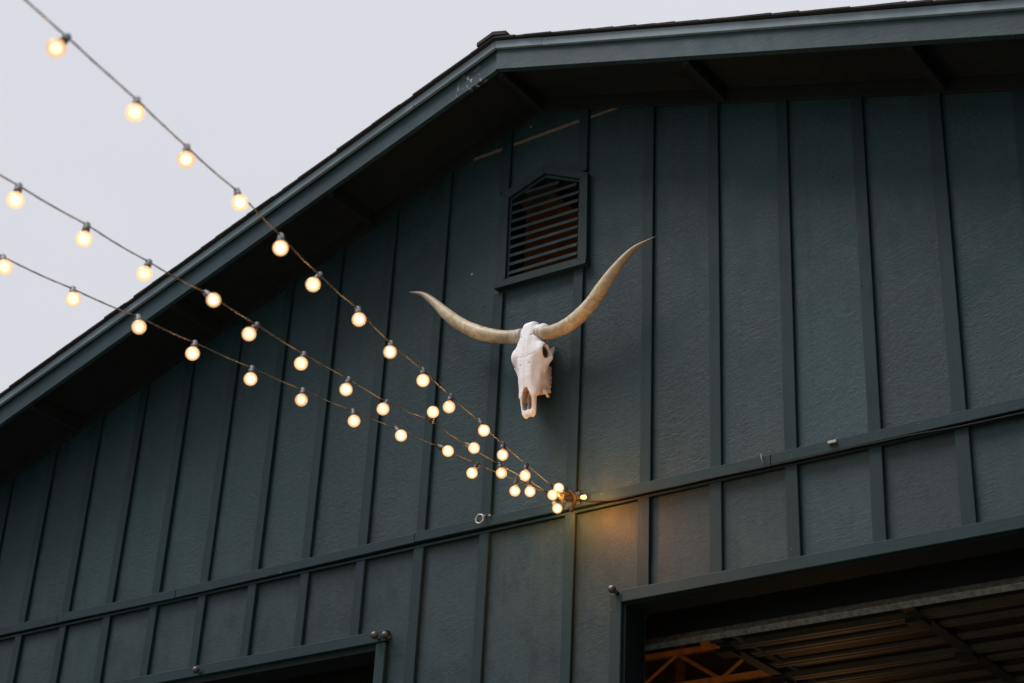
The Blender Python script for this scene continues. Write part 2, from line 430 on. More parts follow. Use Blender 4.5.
bw = MB(); bw.prism([(XL, 0), (XR, 0), (XR, roof(XR, SOF)), (AX, SOF), (XL, roof(XL, SOF))], YB, YB + .15); bw.build('rear_wall', M['inner'], barn)

# battens, each a board of its own
BX = [-9.95, -9.55, -9.145, -8.737, -8.325, -7.924, -7.52, -7.12, -6.714, -6.32, -5.908, -5.504, -5.072, -4.533, -4.096, -3.699, -3.295, -2.877, -2.468, -2.06, -1.655, -1.25, -.845, -.44, -.03, .375, .78, 1.19]
BX = [-10.75, -10.35] + BX
FRZ = .088
def batten(x, z0, z1=None, w=.064, th=.021):
    b = MB(); j = random.uniform(-.003, .003); k = random.uniform(-.003, .003); w = w + random.uniform(-.003, .004)
    x1 = x - .004; x0 = x1 - w
    ta = roof(x0, SOF - FRZ) if z1 is None else z1
    tb = roof(x1, SOF - FRZ) if z1 is None else z1
    th = th + random.uniform(-.002, .002)
    b.prism([(x0 + j, z0), (x1 + j, z0), (x1 + k, tb), (x0 + k, ta)], -th, 0)
    b.build('batten', M['batten'], barn, bevel=.0025)
for x in BX:
    if abs(x + 5.072) < .01:
        batten(x, RZ + .005, 6.30); batten(x, 6.965)
    elif abs(x + 4.533) < .01:
        batten(x, RZ + .005, 6.30); batten(x, 6.925)
    else: batten(x, RZ + .005)
    if DL0 - .07 < x - .07 and x < DL1 + .07 or DR0 - .07 < x - .02 and x < DR1 + .07: batten(x, 4.425 if x < -5 else 4.400, 4.876)
    else: batten(x, 0, 4.876)
# a plywood joint showing as raw wood just under the ridge
r = MB(); r.box(-5.36, -5.142, -.006, 0, 7.281, 7.298); r.box(-5.07, -4.603, -.006, 0, 7.281, 7.299); r.box(-4.531, -4.345, -.006, 0, 7.280, 7.294)
r.build('raw_joint', M['raw'], barn)
# frieze boards under the roof
for sgn, xe in ((-1, XL), (1, XR)):
    f = MB(); f.prism([(AX, SOF - FRZ), (xe, roof(xe, SOF - FRZ)), (xe, roof(xe, SOF - .003)), (AX, SOF - .003)], -.019, -.0005)
    f.build('frieze_board', M['soffit'], barn, bevel=.002)

# belly rail, in lengths that do not quite line up
segs = [(XL, -8.4, 4.900), (-8.398, -7.36, 4.886), (-7.358, -5.56, 4.878), (-5.558, -4.60, 4.892), (-4.598, -3.43, 4.886), (-3.428, -1.90, 4.882), (-1.898, XR, 4.882)]
for i, (x0, x1, z) in enumerate(segs):
    m = MB(); e = (segs[i + 1][2] - z - .0015) if i + 1 < len(segs) else 0
    m.prism([(x0, z), (x1, z + e), (x1, z + .056 + e), (x0, z + .057)], -.040 - .0012 * (i % 2), 0)
    m.build('rail_board', M['rail'], barn, bevel=.003)
m = MB(); m.box(XL, XR, -.024, 0, 4.864, 4.8765); m.build('rail_drip', M['batten'], barn)

# loft vent: peaked frame and blades
def frame_poly(outer, inner, y0, y1):
    mb = MB(); n = len(outer)
    for i in range(n):
        j = (i + 1) % n
        mb.prism([outer[i], outer[j], inner[j], inner[i]], y0, y1)
    return mb
out = [(-5.118, 6.337), (-4.510, 6.322), (-4.520, 6.893), (-4.824, 7.040), (-5.118, 6.948)]
inn = [(-5.054, 6.366), (-4.566, 6.350), (-4.571, 6.890 - .022), (-4.817, 6.987), (-5.061, 6.906)]
vent = frame_poly(out, inn, -.036, 0).build('loft_vent', M['slat'], barn, bevel=.002)
sill = MB(); sill.prism([(-5.120, 6.315), (-4.505, 6.297), (-4.505, 6.336), (-5.120, 6.354)], -.048, 0); sill.build('sill', M['slat'], vent, bevel=.002)
# inner stop that the blades sit against
inn2 = [(-5.040, 6.380), (-4.580, 6.365), (-4.584, 6.858), (-4.819, 6.968), (-5.047, 6.893)]
frame_poly(inn, inn2, -.02, .10).build('stop', M['slat'], vent)
z = 6.392
while z < 6.945:
    x0, x1 = -5.043, -4.582
    top = z + .026
    if top > 6.862: x1 = min(x1, -4.819 + (6.972 - top) / .468)
    if top > 6.893: x0 = max(x0, -4.819 - (6.972 - top) / .34)
    if x1 - x0 > .05:
        b = MB(); d = random.uniform(-.005, .005); e = random.uniform(-.004, .004)
        y0 = -.026
        b.prism_x([(y0, z), (y0 + .062, z + .046 + e), (y0 + .058, z + .060 + e), (y0 + .004, z + .024)], x0, x1)
        for i in range(4, 8):                                   # slightly out of level
            b.v[i] = (b.v[i][0], b.v[i][1], b.v[i][2] + d - .008)
        b.build('louvre_blade', M['blade'], vent, bevel=.002)
    z += .0565
# ------------------------------------------------------------------ roof
for sgn, xe in ((-1, XL - .5), (1, XR + .5)):
    def P(top, bot):
        q = [(AX, bot), (xe, roof(xe, bot)), (xe, roof(xe, top)), (AX, top)]
        return q
    s_ = MB(); s_.prism(P(7.662, SOF), -.412, YB + .4)
    s_.build('soffit', M['soffit'], barn)
    dk = MB(); dk.prism([(AX, SOF - .014), (XL + WT + .003 if sgn < 0 else XR - WT - .003, roof(XL + WT, SOF - .014) if sgn < 0 else roof(XR - WT, SOF - .014)), (XL + WT + .003 if sgn < 0 else XR - WT - .003, roof(XL + WT, SOF - .003) if sgn < 0 else roof(XR - WT, SOF - .003)), (AX, SOF - .003)], WT + .002, YB - .002)
    dk.build('roof_deck', M['deck'], barn)
    b = MB()
    gap = .004 if sgn < 0 else 0
    b.prism([(AX + sgn * gap, 7.480), (xe, roof(xe, 7.480)), (xe, roof(xe, SEAM)), (AX + sgn * gap, SEAM)], -.452 + (.010 if sgn < 0 else 0), -.4125)
    b.build('bargeboard', M['barge'], barn, bevel=.002)
    d = MB()
    segx = [0, .33, 3.1, 6.0, 9] if sgn > 0 else [0, 2.6, 5.2, 8]
    for q0, q1 in zip(segx, segx[1:]):
        a0 = AX + sgn * (q0 + .001); a1 = AX + sgn * min(q1, abs(xe - AX)); o = random.uniform(-.003, .003)
        d.prism([(a0, SEAM - .006 + abs(a0 - AX) * -SL + o), (a1, roof(a1, SEAM - .006) + o), (a1, roof(a1, 7.668) + o), (a0, roof(a0, 7.668) + o)], -.472, -.4525)
    d.build('drip_edge', M['drip'], barn, bevel=.0015)
    # courses of shingles, lapped
    th = math.atan(SL); sh = MB(); n = 0; u = .02
    Ltot = abs(xe - AX) / math.cos(th)
    while u < Ltot:
        e = .142 + random.uniform(-.02, .02)
        u1 = u + e
        jy = random.uniform(-.004, .004)
        # lower edge thick end at u1, overlapped under the next course
        def pt(uu, h): return (AX + sgn * (uu * math.cos(th) + h * math.sin(th)), 7.670 - uu * math.sin(th) + h * math.cos(th))
        lift = random.choice((0, .001, .002, .003)); q = [pt(max(u - .06, 0), .001), pt(u1, .003), pt(u1, .013 + lift), pt(max(u - .06, 0), .010)]
        q = [q[0], q[1], q[2], q[3]]
        sh.prism(q, -.494 + jy, YB + .45)
        u = u1
    sh.build('shingles', M['shingle'], barn)
# ridge caps
rc = MB(); y = -.50
while y < YB + .4:
    y1 = y + .30
    z0 = 7.702
    for sgn in (-1, 1):
        xe = AX + sgn * (.105 + random.uniform(-.012, .012))
        rc.prism([(AX, z0 - .012), (xe, roof(xe, z0 - .012)), (xe, roof(xe, z0 + .012)), (AX, z0 + .012)], y, y1 + .02)
    y += .24
rc.build('ridge_cap', M['shingle'], barn)
# lookout beams under the overhang
for i in range(-5, 6):
    x = AX + i * 1.22 + random.uniform(-.02, .02)
    if XL < x < XR:
        l_ = MB(); zt = roof(x, SOF) - .014
        l_.box(x - .02, x + .02, -.411, -.0195, zt - .072, zt + .01)
        l_.build('lookout', M['soffit'], barn, bevel=.002)

# ------------------------------------------------------------------ door surrounds
def door(x0, x1, hx0, hx1, hz):
    t = MB(); t.box(hx0, hx1, -.034, 0, hz, hz + .062); t.build('door_header', M['rail'], barn, bevel=.003)
    for a, b in ((x0 - .066, x0), (x1, x1 + .066)):
        t = MB(); t.box(a, b, -.028, 0, 0, hz - .002 if hx0 < a and b < hx1 else hz + .05); t.build('door_jamb', M['rail'], barn, bevel=.003)
    # inner return, set back behind the trim
    t = MB(); t.box(x0 + .012, x1 - .012, -.004, .17, DZ - .022, DZ - .001); t.box(x0, x0 + .012, -.004, .17, 0, DZ - .0015); t.box(x1 - .012, x1, -.004, .17, 0, DZ - .0015)
    t.build('door_reveal', M['reveal'], barn)
door(DL0, DL1, DL0 - .10, DL1 + .07, 4.372)
door(DR0, DR1, DR0 + .003, DR1 + .1, 4.346)
def knob(x, z, r=.021):
    k_ = MB(); k_.ball((x, -.062, z), r, sc=(1, 1, .95)); k_.tube([(x + .003, -.05, z - .004), (x + .01, -.024, z - .012)], .011)
    k_.build('trim_knob', M['dsteel'], barn, smooth=True)
for x, z in ((-7.074, 4.396), (-5.762, 4.402), (-5.690, 4.392), (-4.282, 4.408)): knob(x, z)

# ------------------------------------------------------------------ overhead door, rolled up under the ceiling
def overhead(x0, x1, zt):
    oh = MB()
    # leading section, still tilted in the curve of the track
    p = [(.50, zt - .292), (.775, zt + .005), (.755, zt + .03), (.470, zt - .275)]
    oh.prism_x(p, x0, x1)
    od = oh.build('overhead_door', M['doorout'], barn)
    lp = MB(); lp.prism_x([(.448, zt - .306), (.472, zt - .328), (.520, zt - .300), (.512, zt - .276), (.468, zt - .268)], x0, x1); lp.build('bottom_seal', M['weather'], od, bevel=.003)
    for s in range(6):
        y0 = .79 + s * .65
        sec = MB(); sec.box(x0, x1, y0, y0 + .64, zt, zt + .035)
        sec.build('door_section', M['doorin'], od)
        st = MB()
        for r0, h in ((.001, .034), (.17, .016), (.215, .016), (.40, .016), (.445, .016), (.611, .034)):
            st.box(x0 + .002, x1 - .002, y0 + r0, y0 + r0 + .026, zt - h, zt - .0002)
        st.build('stiffener', M['rib'], od)
        for hx in (x0 + .03, x0 + 1.15, x0 + 2.3, x0 + 3.4):
            hg = MB(); hg.box(hx - .05, hx + .05, y0 - .05, y0 + .06, zt - .062, zt - .036); hg.box(hx - .02, hx + .05, y0 + .062, y0 + .58, zt - .030, zt - .0175)
            hg.build('hinge', M['dsteel'], od)
    for tx in (x0 + .155, x1 - .155):
        arc = [(tx, .35, 0.2), (tx, .35, zt - .245)] + [(tx, .35 + .20 * (1 - math.cos(a)), zt - .245 + .20 * math.sin(a)) for a in [math.pi / 2 * q / 8 for q in range(1, 9)]] + [(tx, .9, zt - .02), (tx, 4.6, zt + .045)]
        tr = MB(); tr.tube(arc, .016, 6); tr.build('door_track', M['steel'], od)
overhead(DR0 - .27, DR1 + .27, 4.60)
overhead(DL0 - .27, DL1 + .27, 4.60)
# roof trusses, seen through the door and the vent
for y in (4.0, 6.0, 8.0, 10.0):
    tr = MB()
    zc = 5.24
    tr.box(XL + .3, XR - .3, y - .02, y + .02, zc + .02, zc + .07)
    tr.box(XL + .3, XR - .3, y - .02, y + .02, zc + .28, zc + .32)
    x = XL + .4; up = True
    while x < XR - .7:
        z0, z1 = (zc + .06, zc + .285) if up else (zc + .285, zc + .06)
        tr.tube([(x, y, z0), (x + .34, y, z1)], .015, 4); x += .36; up = not up
    for sgn in (-1, 1):
        xe = XL + .3 if sgn < 0 else XR - .3
        tr.prism([(AX, SOF - .11), (xe, roof(xe, SOF - .11)), (xe, roof(xe, SOF - .005)), (AX, SOF - .005)], y - .018, y + .018)
        for q in (1.2, 2.6, 4.0):
            xx = AX + sgn * q
            if zc + .33 < roof(xx, SOF - .15): tr.box(xx - .04, xx + .04, y - .017, y + .017, zc + .321, roof(xx, SOF - .112))
    tr.build('roof_truss', M['timber'], barn)
for x in np.arange(XL + .8, XR, .9):
    pu = MB(); zt = roof(x, SOF) - .030
    pu.box(x - .02, x + .02, WT + .01, YB - .01, zt - .10, zt - .0)
    pu.build('purlin', M['deck'], barn)
# lamps that burn inside the barn
def lamp(name, loc, power, colr, rad, parent=None):
    l = bpy.data.lights.new(name, 'POINT'); l.energy = power; l.color = colr; l.shadow_soft_size = rad
    o = bpy.data.objects.new(name, l); col.objects.link(o)
    if parent is not None: o.parent = parent; o.location = Vector(loc) - parent.location
    else: o.location = loc
    return o
lamp('barn_lamp', (-5.7, 2.5, 4.85), INT * .42, (1, .40, .10), .12, barn)
lamp('barn_lamp', (-5.6, 5.0, 3.0), INT * .25, (1, .45, .14), .12, barn)
lamp('barn_lamp', (-4.7, 3.0, 6.1), INT * .05, (1, .46, .14), .12, barn)

# eye ring on the rail, with a small screw beside it
e = MB(); e.torus((-5.103, -.072, 4.925), .024, .0055, 'y'); e.tube([(-5.09, -.066, 4.944), (-5.085, -.038, 4.950)], .006)
e.build('eye_ring', M['steel'], barn, smooth=True)
e = MB(); e.ball((-5.058, -.046, 4.945), .007); e.build('screw_head', M['steel'], barn, smooth=True)

# ------------------------------------------------------------------ cable hook and connectors
hook = thing('cable_hook', 'dark metal wall bracket where the three strings of bulbs meet', 'bracket', (-4.53, 0, 4.93))
h = MB(); h.box(-4.575, -4.495, -.050, -.0415, 4.895, 4.965)
h.build('wall_plate', M['dsteel'], hook, bevel=.002)
h = MB(); h.tube([(-4.53, -.048, 4.935), (-4.532, -.10, 4.938), (-4.534, -.13, 4.935), (-4.535, -.155, 4.920), (-4.535, -.158, 4.895), (-4.535, -.135, 4.885), (-4.535, -.12, 4.895)], .008)
h.build('hook_arm', M['dsteel'], hook, smooth=True)
h = MB(); h.torus((-4.535, -.16, 4.915), .022, .006, 'x'); h.build('ring', M['steel'], hook, smooth=True)

cord = thing('power_cord', 'black cord with plug connectors running along the wall rail to the right of the bulbs', 'cord', (-4.5, -.08, 4.93))
def wob(x0, x1, z0, z1, n, y=-.050, a=.004):
    return [(x0 + (x1 - x0) * i / n, y + random.uniform(-.001, .001), z0 + (z1 - z0) * i / n + random.uniform(-a, a)) for i in range(n + 1)]
pts = [(-4.452, -.062, 4.900), (-4.40, -.046, 4.893)] + wob(-4.3, -2.75, 4.880, 4.875, 12, -.040, .0015) + wob(-2.55, -1.95, 4.868, 4.856, 4, -.036, .002) + wob(-1.6, 1.5, 4.87, 4.872, 12, -.040, .002)
c = MB(); c.tube(smoothcurve(pts, 4), .0055, 7); c.build('cord', M['rubber'], cord, smooth=True)
# plug joint: thick connector with a tip made to glow
c = MB(); c.tube([(-4.585, -.10, 4.922), (-4.545, -.095, 4.915), (-4.505, -.092, 4.911), (-4.455, -.09, 4.908)], [.010, .015, .016, .014], 10); c.build('plug', M['rubber'], cord, smooth=True)
c = MB(); c.tube([(-4.452, -.09, 4.908), (-4.432, -.094, 4.904)], .011, 10); tip = c.build('lit_tip', M['tip'], cord); lamp('added_patch_light', (-4.41, -.19, 4.86), PATCH_LAMP, (1, .31, .035), .012, cord)  # unseen lamp added beside the tip to throw the warm patch on the wall
c = MB(); c.tube(smoothcurve([(-4.56, -.10, 4.95), (-4.50, -.125, 4.938), (-4.475, -.12, 4.90), (-4.497, -.10, 4.868), (-4.515, -.09, 4.845)], 5), .010, 8); c.build('pigtail', M['rubber'], cord, smooth=True)
c = MB(); c.tube(smoothcurve([(-4.58, -.13, 4.945), (-4.560, -.15, 4.960), (-4.535, -.13, 4.962), (-4.515, -.11, 4.945), (-4.52, -.10, 4.925), (-4.545, -.12, 4.905), (-4.575, -.13, 4.898)], 6), .006, 7); c.build('loop', M['rubber'], cord, smooth=True)
c = MB(); c.tube([(-4.575, -.165, 4.955), (-4.548, -.14, 4.945)], .015, 10); c.build('plug', M['steel'], cord, smooth=True)
c = MB(); c.box(-3.128, -3.085, -.056, -.0435, 4.916, 4.930); c.build('clip', M['white_clip'], cord, bevel=.002)
c = MB(); c.tube(smoothcurve([(-3.465, -.045, 4.90), (-3.468, -.054, 4.915), (-3.47, -.054, 4.938), (-3.475, -.046, 4.944)], 4), .003, 6); c.build('wire_clip', M['steel'], cord)

# ------------------------------------------------------------------ string lights
bulb_me = MB(); R_ = .0265
prof = [(.0085, 0), (.0090, -.004), (.0125, -.008)] + [(R_ * math.sin(a), -.0305 - R_ * -math.cos(a) * -1) for a in []]
gl = []
for i in range(15):
    a = math.radians(28 + (180 - 28) * i / 14)
    gl.append((max(R_ * math.sin(a), .0004), -.036 + R_ * math.cos(a)))
bulb_me.lathe([(.0088, .004), (.0092, -.004)] + gl, (0, 0, 0), 22)
glow_me = MB(); glow_me.ball((0, 0, -.036), .0222, 20, 12)
core_me = MB(); core_me.ball((0, 0, -.036), .0155, 18, 12)
sock_me = MB(); sock_me.lathe([(.0065, .012), (.0105, .009), (.0112, -.010), (.0125, -.013), (.0125, -.030), (.0108, -.036)], (0, 0, 0), 14)
me_b = bulb_me.mesh('bulb', smooth=True); me_b.materials.append(M['globe'])
me_c = core_me.mesh('filament', smooth=True); me_c.materials.append(M['core'])
me_g = glow_me.mesh('glow', smooth=True); me_g.materials.append(M['glow'])
me_s = sock_me.mesh('socket', smooth=True); me_s.materials.append(M['socket'])
bl = bpy.data.lights.new('bulb_light', 'POINT'); bl.energy = BULB; bl.color = (1, .56, .20); bl.shadow_soft_size = .031
def string(data, label, loop):
    s0 = Vector(data[0][0])
    root = thing('string_light', label, 'string lights', s0, 'strings of warm globe bulbs')
    step = Vector(data[-1][0]) - Vector(data[-4][0]); step = step / 3
    full = list(data)
    for i in range(1, 5):
        full.append((tuple(Vector(data[-1][0]) + step * i + Vector((0, 0, .004 * i * i))), (.25, -.40, -.88), .072))
    path = [loop]
    P = [Vector(d[0]) for d in full]
    for i, p in enumerate(P):
        path.append(p)
        if i < len(P) - 1:
            path.append((p + P[i + 1]) * .5 + Vector((0, 0, -.003 + random.uniform(-.002, .002))))
    sm = smoothcurve(path, 4)
    c_ = MB(); c_.tube(sm, .0026, 7)
    tw = []                                                   # the second wire, twisted round the first
    for i in range(len(sm) - 1):
        for q in range(3):
            p = sm[i].lerp(sm[i + 1], q / 3); a = (i * 3 + q) * .55
            tw.append(p + Vector((math.cos(a), .2 * math.sin(a), math.sin(a))) * .0019)
    c_.tube(tw, .0015, 6)
    c_.build('cable', M['cable'], root, smooth=True)
    for p, d, L in full:
        dv = Vector(d).normalized(); p = Vector(p)
        qt = (-dv).to_track_quat('Z', 'Y')
        so = link('socket', me_s, None, root); so.location = p - s0 + dv * .004; so.rotation_mode = 'QUATERNION'; so.rotation_quaternion = qt
        bo = link('bulb', me_b, None, root); bo.location = p - s0 + dv * (L - .036); bo.rotation_mode = 'QUATERNION'; bo.rotation_quaternion = qt
        fo = link('filament', me_c, None, bo); link('inner_glass', me_g, None, bo)
        lo = bpy.data.objects.new('bulb_light', bl); col.objects.link(lo); lo.parent = bo; lo.location = (0, 0, -.036)
string(S1, 'uppermost string of glowing globe bulbs, crossing the gable edge nearest the ridge', (-4.535, -.16, 4.925))
string(S2, 'middle string of glowing globe bulbs, with one bulb standing upright above its cable', (-4.537, -.16, 4.912))
string(S3, 'lowest string of glowing globe bulbs, reaching the bracket under the other two', (-4.535, -.16, 4.900))

# ------------------------------------------------------------------ longhorn skull
SX, SZ = -4.790, 5.968                    # top of the skull on the wall
skull = thing('longhorn_skull', 'bleached white longhorn skull with wide tan horns hanging on the wall below the vent', 'skull', (SX, 0, SZ))

def build_skull():
    h = .0033
    x = np.arange(-.155, .156, h); y = np.arange(-.02, .235, h); z = np.arange(-.60, .045, h)
    X, Y, Z = np.meshgrid(x, y, z, indexing='ij')              # Y points away from the wall here
    T = -Z; A = np.abs(X)
    def lerp(ts, vs): return np.interp(T, ts, vs)
    def smin(a, b, k):
        q = np.clip(.5 + .5 * (b - a) / k, 0, 1); return b * (1 - q) + a * q - k * q * (1 - q)
    def smax(a, b, k): return -smin(-a, -b, k)
    def ell(cx, cy, cz, rx, ry, rz, sym=True):
        xx = (A if sym else X) - cx
        q = np.sqrt((xx / rx) ** 2 + ((Y - cy) / ry) ** 2 + ((Z - cz) / rz) ** 2)
        return (q - 1) * min(rx, ry, rz)
    def caps(a, b, ra, rb):
        ax, ay, az = a; d = np.array(b) - np.array(a); L = (d * d).sum()
        t = np.clip(((A - ax) * d[0] + (Y - ay) * d[1] + (Z - az) * d[2]) / L, 0, 1)
        return np.sqrt((A - ax - t * d[0]) ** 2 + (Y - ay - t * d[1]) ** 2 + (Z - az - t * d[2]) ** 2) - (ra + (rb - ra) * t)
    ts = [0, .03, .08, .12, .16, .20, .25, .31, .37, .42, .47, .53, .56]
    w  = lerp(ts, [.044, .046, .054, .074, .084, .080, .068, .056, .050, .047, .046, .042, .036])
    yf = lerp(ts, [.150, .166, .174, .180, .182, .182, .180, .175, .170, .165, .158, .146, .138])
    yb = lerp(ts, [.075, .045, .030, .025, .030, .045, .060, .080, .095, .108, .114, .112, .110])
    yc = (yf + yb) / 2; hy = (yf - yb) / 2
    # flat brow narrowing over rounded sides
    q = (np.abs(A / w) ** 3 + np.abs((Y - yc) / hy) ** 3) ** (1 / 3)
    d = (q - 1) * np.minimum(w, hy)
    d = smax(d, -Z - .555 + .25 * np.maximum(0, A - .02), .012); d = smax(d, Z - .002, .02)
    # braincase, horn cores, eye rims, cheek arches
    d = smin(d, ell(0, .075, -.10, .055, .06, .075), .03)
    d = smin(d, caps((.02, .122, -.062), (.080, .126, -.062), .033, .034), .014)
    d = smin(d, ell(.084, .126, -.196, .028, .046, .052), .022)
    d = smin(d, caps((.104, .098, -.225), (.096, .050, -.13), .013, .011), .012)
    d = smin(d, caps((.104, .100, -.225), (.070, .110, -.28), .015, .02), .02)
    # upper jaw with its row of teeth, deep towards the wall
    jy0 = lerp([.2, .26, .34, .40], [.055, .032, .024, .038]); jw = lerp([.18, .26, .34, .41], [.070, .074, .072, .058])
    qj = (np.abs(A / jw) ** 4 + np.abs((Y - .095) / np.maximum(.095 - jy0, .01)) ** 4) ** .25
    dj = (qj - 1) * .05
    dj = smax(dj, -(Z + .405) - .35 * (Y - .05), .01); dj = smax(dj, Z + .19, .03)
    d = smin(d, dj, .022)
    rng = np.random.RandomState(3)
    for i in range(6):
        zz = -.245 - i * .0275
        d = smin(d, ell(.056, .030 + rng.uniform(-.006, .004), zz, .011, .018, .0125), .012)
    d = smin(d, ell(.062, .068, -.402, .010, .016, .012), .008)
    d = smin(d, ell(.055, .040, -.412, .009, .014, .010), .008)
    # gentle hollows and the ridge of the nose
    d = smax(d, -ell(.066, .180, -.335, .020, .028, .07), .02)
    d = smax(d, -ell(.040, .200, -.135, .016, .022, .05), .02)
    # sutures between the bones
    wav = .0022 * np.sin(Z * 210) + .0015 * np.sin(Z * 97)
    front = np.clip((Y - yc) / hy, 0, 1)
    g1 = np.exp(-((X - wav) / .0030) ** 2) * ((Z < -.06) & (Z > -.41))
    g2 = np.exp(-((Z + .232 - .28 * A - .003 * np.sin(X * 260)) / .0030) ** 2) * (A < .06)
    d = d + .0022 * np.maximum(g1, g2) * front
    # openings
    eye = ell(.108, .128, -.200, .076, .030, .037)
    eye = np.minimum(eye, ell(.056, .105, -.200, .034, .048, .046))
    tem = ell(.088, .050, -.120, .022, .026, .045)
    foss = ell(.0, .0, -.33, .045, .075, .13)
    nzw = np.maximum(lerp([.395, .43, .47, .515, .535], [.002, .018, .029, .027, .012]), .001)
    nas = np.maximum(np.maximum((A - nzw), -(Y - .118)), np.maximum(-Z - .522, Z + .405))
    slit = caps((.0105, .13, -.49), (.009, .19, -.566), .0075, .0060)
    slit = np.minimum(slit, caps((.0105, .10, -.505), (.010, .13, -.580), .0060, .0055))
    for cut, k in ((tem, .006), (foss, .01), (eye, .006), (nas, .006), (slit, .003),
                   (ell(.032, .180, -.098, .0052, .02, .0062), .002), (ell(.030, .178, -.268, .005, .02, .005), .002)):
        d = smax(d, -cut, k)
    # the bar down the middle of the nose opening
    d = smin(d, np.maximum(caps((0, .118, -.43), (0, .142, -.545), .006, .0062), -1), .004)
    # mouth end: two blunt lobes
    d = smin(d, ell(.021, .128, -.545, .0125, .016, .018), .008)
    d = smin(d, ell(.0, .132, -.540, .0065, .012, .014), .004)
    d = smax(d, -ell(0, .150, -.575, .0045, .03, .022), .004)
    stain_shade = np.clip(1 - np.minimum(nas, foss) / .006, 0, 1) * .95
    stain_shade = np.maximum(stain_shade, np.clip(1 - (Y - .03) / .05, 0, 1) * .55)
    stain_shade = np.maximum(stain_shade, np.clip(1 - np.abs(ell(.056, .06, -.405, .03, .04, .03)) / .02, 0, 1) * .45)
    stain_shade = np.maximum(stain_shade, np.clip(1 - np.abs(eye) / .007, 0, 1) * np.clip((.105 - A) / .03, 0, 1) * .9)  # shade put into the colour to darken the depth of the eye sockets
    # surface nets
    S = d < 0
    nx, ny, nz = S.shape
    cs = [S[i:nx - 1 + i, j:ny - 1 + j, k:nz - 1 + k] for i in (0, 1) for j in (0, 1) for k in (0, 1)]
    cnt = sum(c.astype(np.int8) for c in cs)
    act = (cnt > 0) & (cnt < 8)
    idx = -np.ones(act.shape, int); ii = np.argwhere(act); idx[act] = np.arange(len(ii))
    pos = np.zeros((len(ii), 3)); num = np.zeros(len(ii))
    offs = [(i, j, k) for i in (0, 1) for j in (0, 1) for k in (0, 1)]
    for a in range(8):
        for b in range(a + 1, 8):
            if sum(abs(offs[a][q] - offs[b][q]) for q in range(3)) != 1: continue
            oa = np.array(offs[a]); ob = np.array(offs[b])
            va = d[tuple((ii + oa).T)]; vb = d[tuple((ii + ob).T)]
            m = (va < 0) != (vb < 0)
            t = np.where(m, va / np.where(m, va - vb, 1), 0)
            pos[m] += (oa + (ob - oa) * t[:, None])[m]; num[m] += 1
    pos = (pos / num[:, None] + ii) * h + np.array([x[0], y[0], z[0]])
    sv = stain_shade[tuple(ii.T)]
    F = []
    for ax in range(3):
        sl0 = [slice(None)] * 3; sl1 = [slice(None)] * 3
        sl0[ax] = slice(0, -1); sl1[ax] = slice(1, None)
        ch = S[tuple(sl0)] != S[tuple(sl1)]
        e = np.argwhere(ch)
        u, v = [q for q in range(3) if q != ax]
        ok = (e[:, u] > 0) & (e[:, v] > 0) & (e[:, u] < act.shape[u]) & (e[:, v] < act.shape[v]); e = e[ok]
        def g_(du, dv):
            c = e.copy(); c[:, u] -= du; c[:, v] -= dv; return idx[tuple(c.T)]
        F.append(np.stack([g_(0, 0), g_(1, 0), g_(1, 1), g_(0, 1)], 1))
    F = np.concatenate(F)
    F = F[(F >= 0).all(1)]
    pos[:, 1] *= -1                                            # out of the wall is -y in the world
    me = bpy.data.meshes.new('skull_bone')
    me.from_pydata([tuple(map(float, p)) for p in pos], [], [tuple(map(int, f)) for f in F])
    at = me.attributes.new('stain_shade', 'FLOAT', 'POINT'); at.data.foreach_set('value', sv.astype(np.float32))
    bm = bmesh.new(); bm.from_mesh(me); bmesh.ops.recalc_face_normals(bm, faces=bm.faces)
    bmesh.ops.smooth_vert(bm, verts=bm.verts, factor=.4, use_axis_x=True, use_axis_y=True, use_axis_z=True)
    bm.to_mesh(me); bm.free()
    for p in me.polygons: p.use_smooth = True
    return me
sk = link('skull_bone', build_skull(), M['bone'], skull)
sk.rotation_euler = (0, math.radians(SKROT), 0)

def horn_mesh(pts, origin, name):
    c = smoothcurve(pts, 8); n = len(c)
    L = [0]
    for a, b in zip(c, c[1:]): L.append(L[-1] + (b - a).length)
    rs = []; al = []
    for i in range(n):
        t = L[i] / L[-1]; al.append(t)
        r = float(np.interp(t, [0, .05, .10, .18, .35, .5, .62, .74, .85, .94, 1], [.040, .0385, .0375, .0385, .0390, .0365, .0318, .0240, .0150, .0072, .0012]))
        rs.append(r * (1 + .018 * math.sin(t * 95) * (1 - t) + .02 * math.sin(t * 23 + 1)))
    m = MB(); m.tube(c, rs, 20)
    me = m.mesh(name, origin, smooth=False)
    for p in me.polygons: p.use_smooth = True
    at = me.attributes.new('along', 'FLOAT', 'POINT')
    at.data.foreach_set('value', np.array([a for a in al for _ in range(20)], dtype=np.float32))
    return me
org = skull.location
hl = link('horn', horn_mesh(LH, org, 'horn'), M['horn'], skull)
hr = link('horn', horn_mesh(RH, org, 'horn'), M['horn'], skull); hr['label'] = 'higher horn with a dark weathered tip'
hg = MB(); hg.tube([(SX, 0, SZ - .06), (SX, -.06, SZ - .06)], .006); hg.build('hanging_nail', M['steel'], skull)

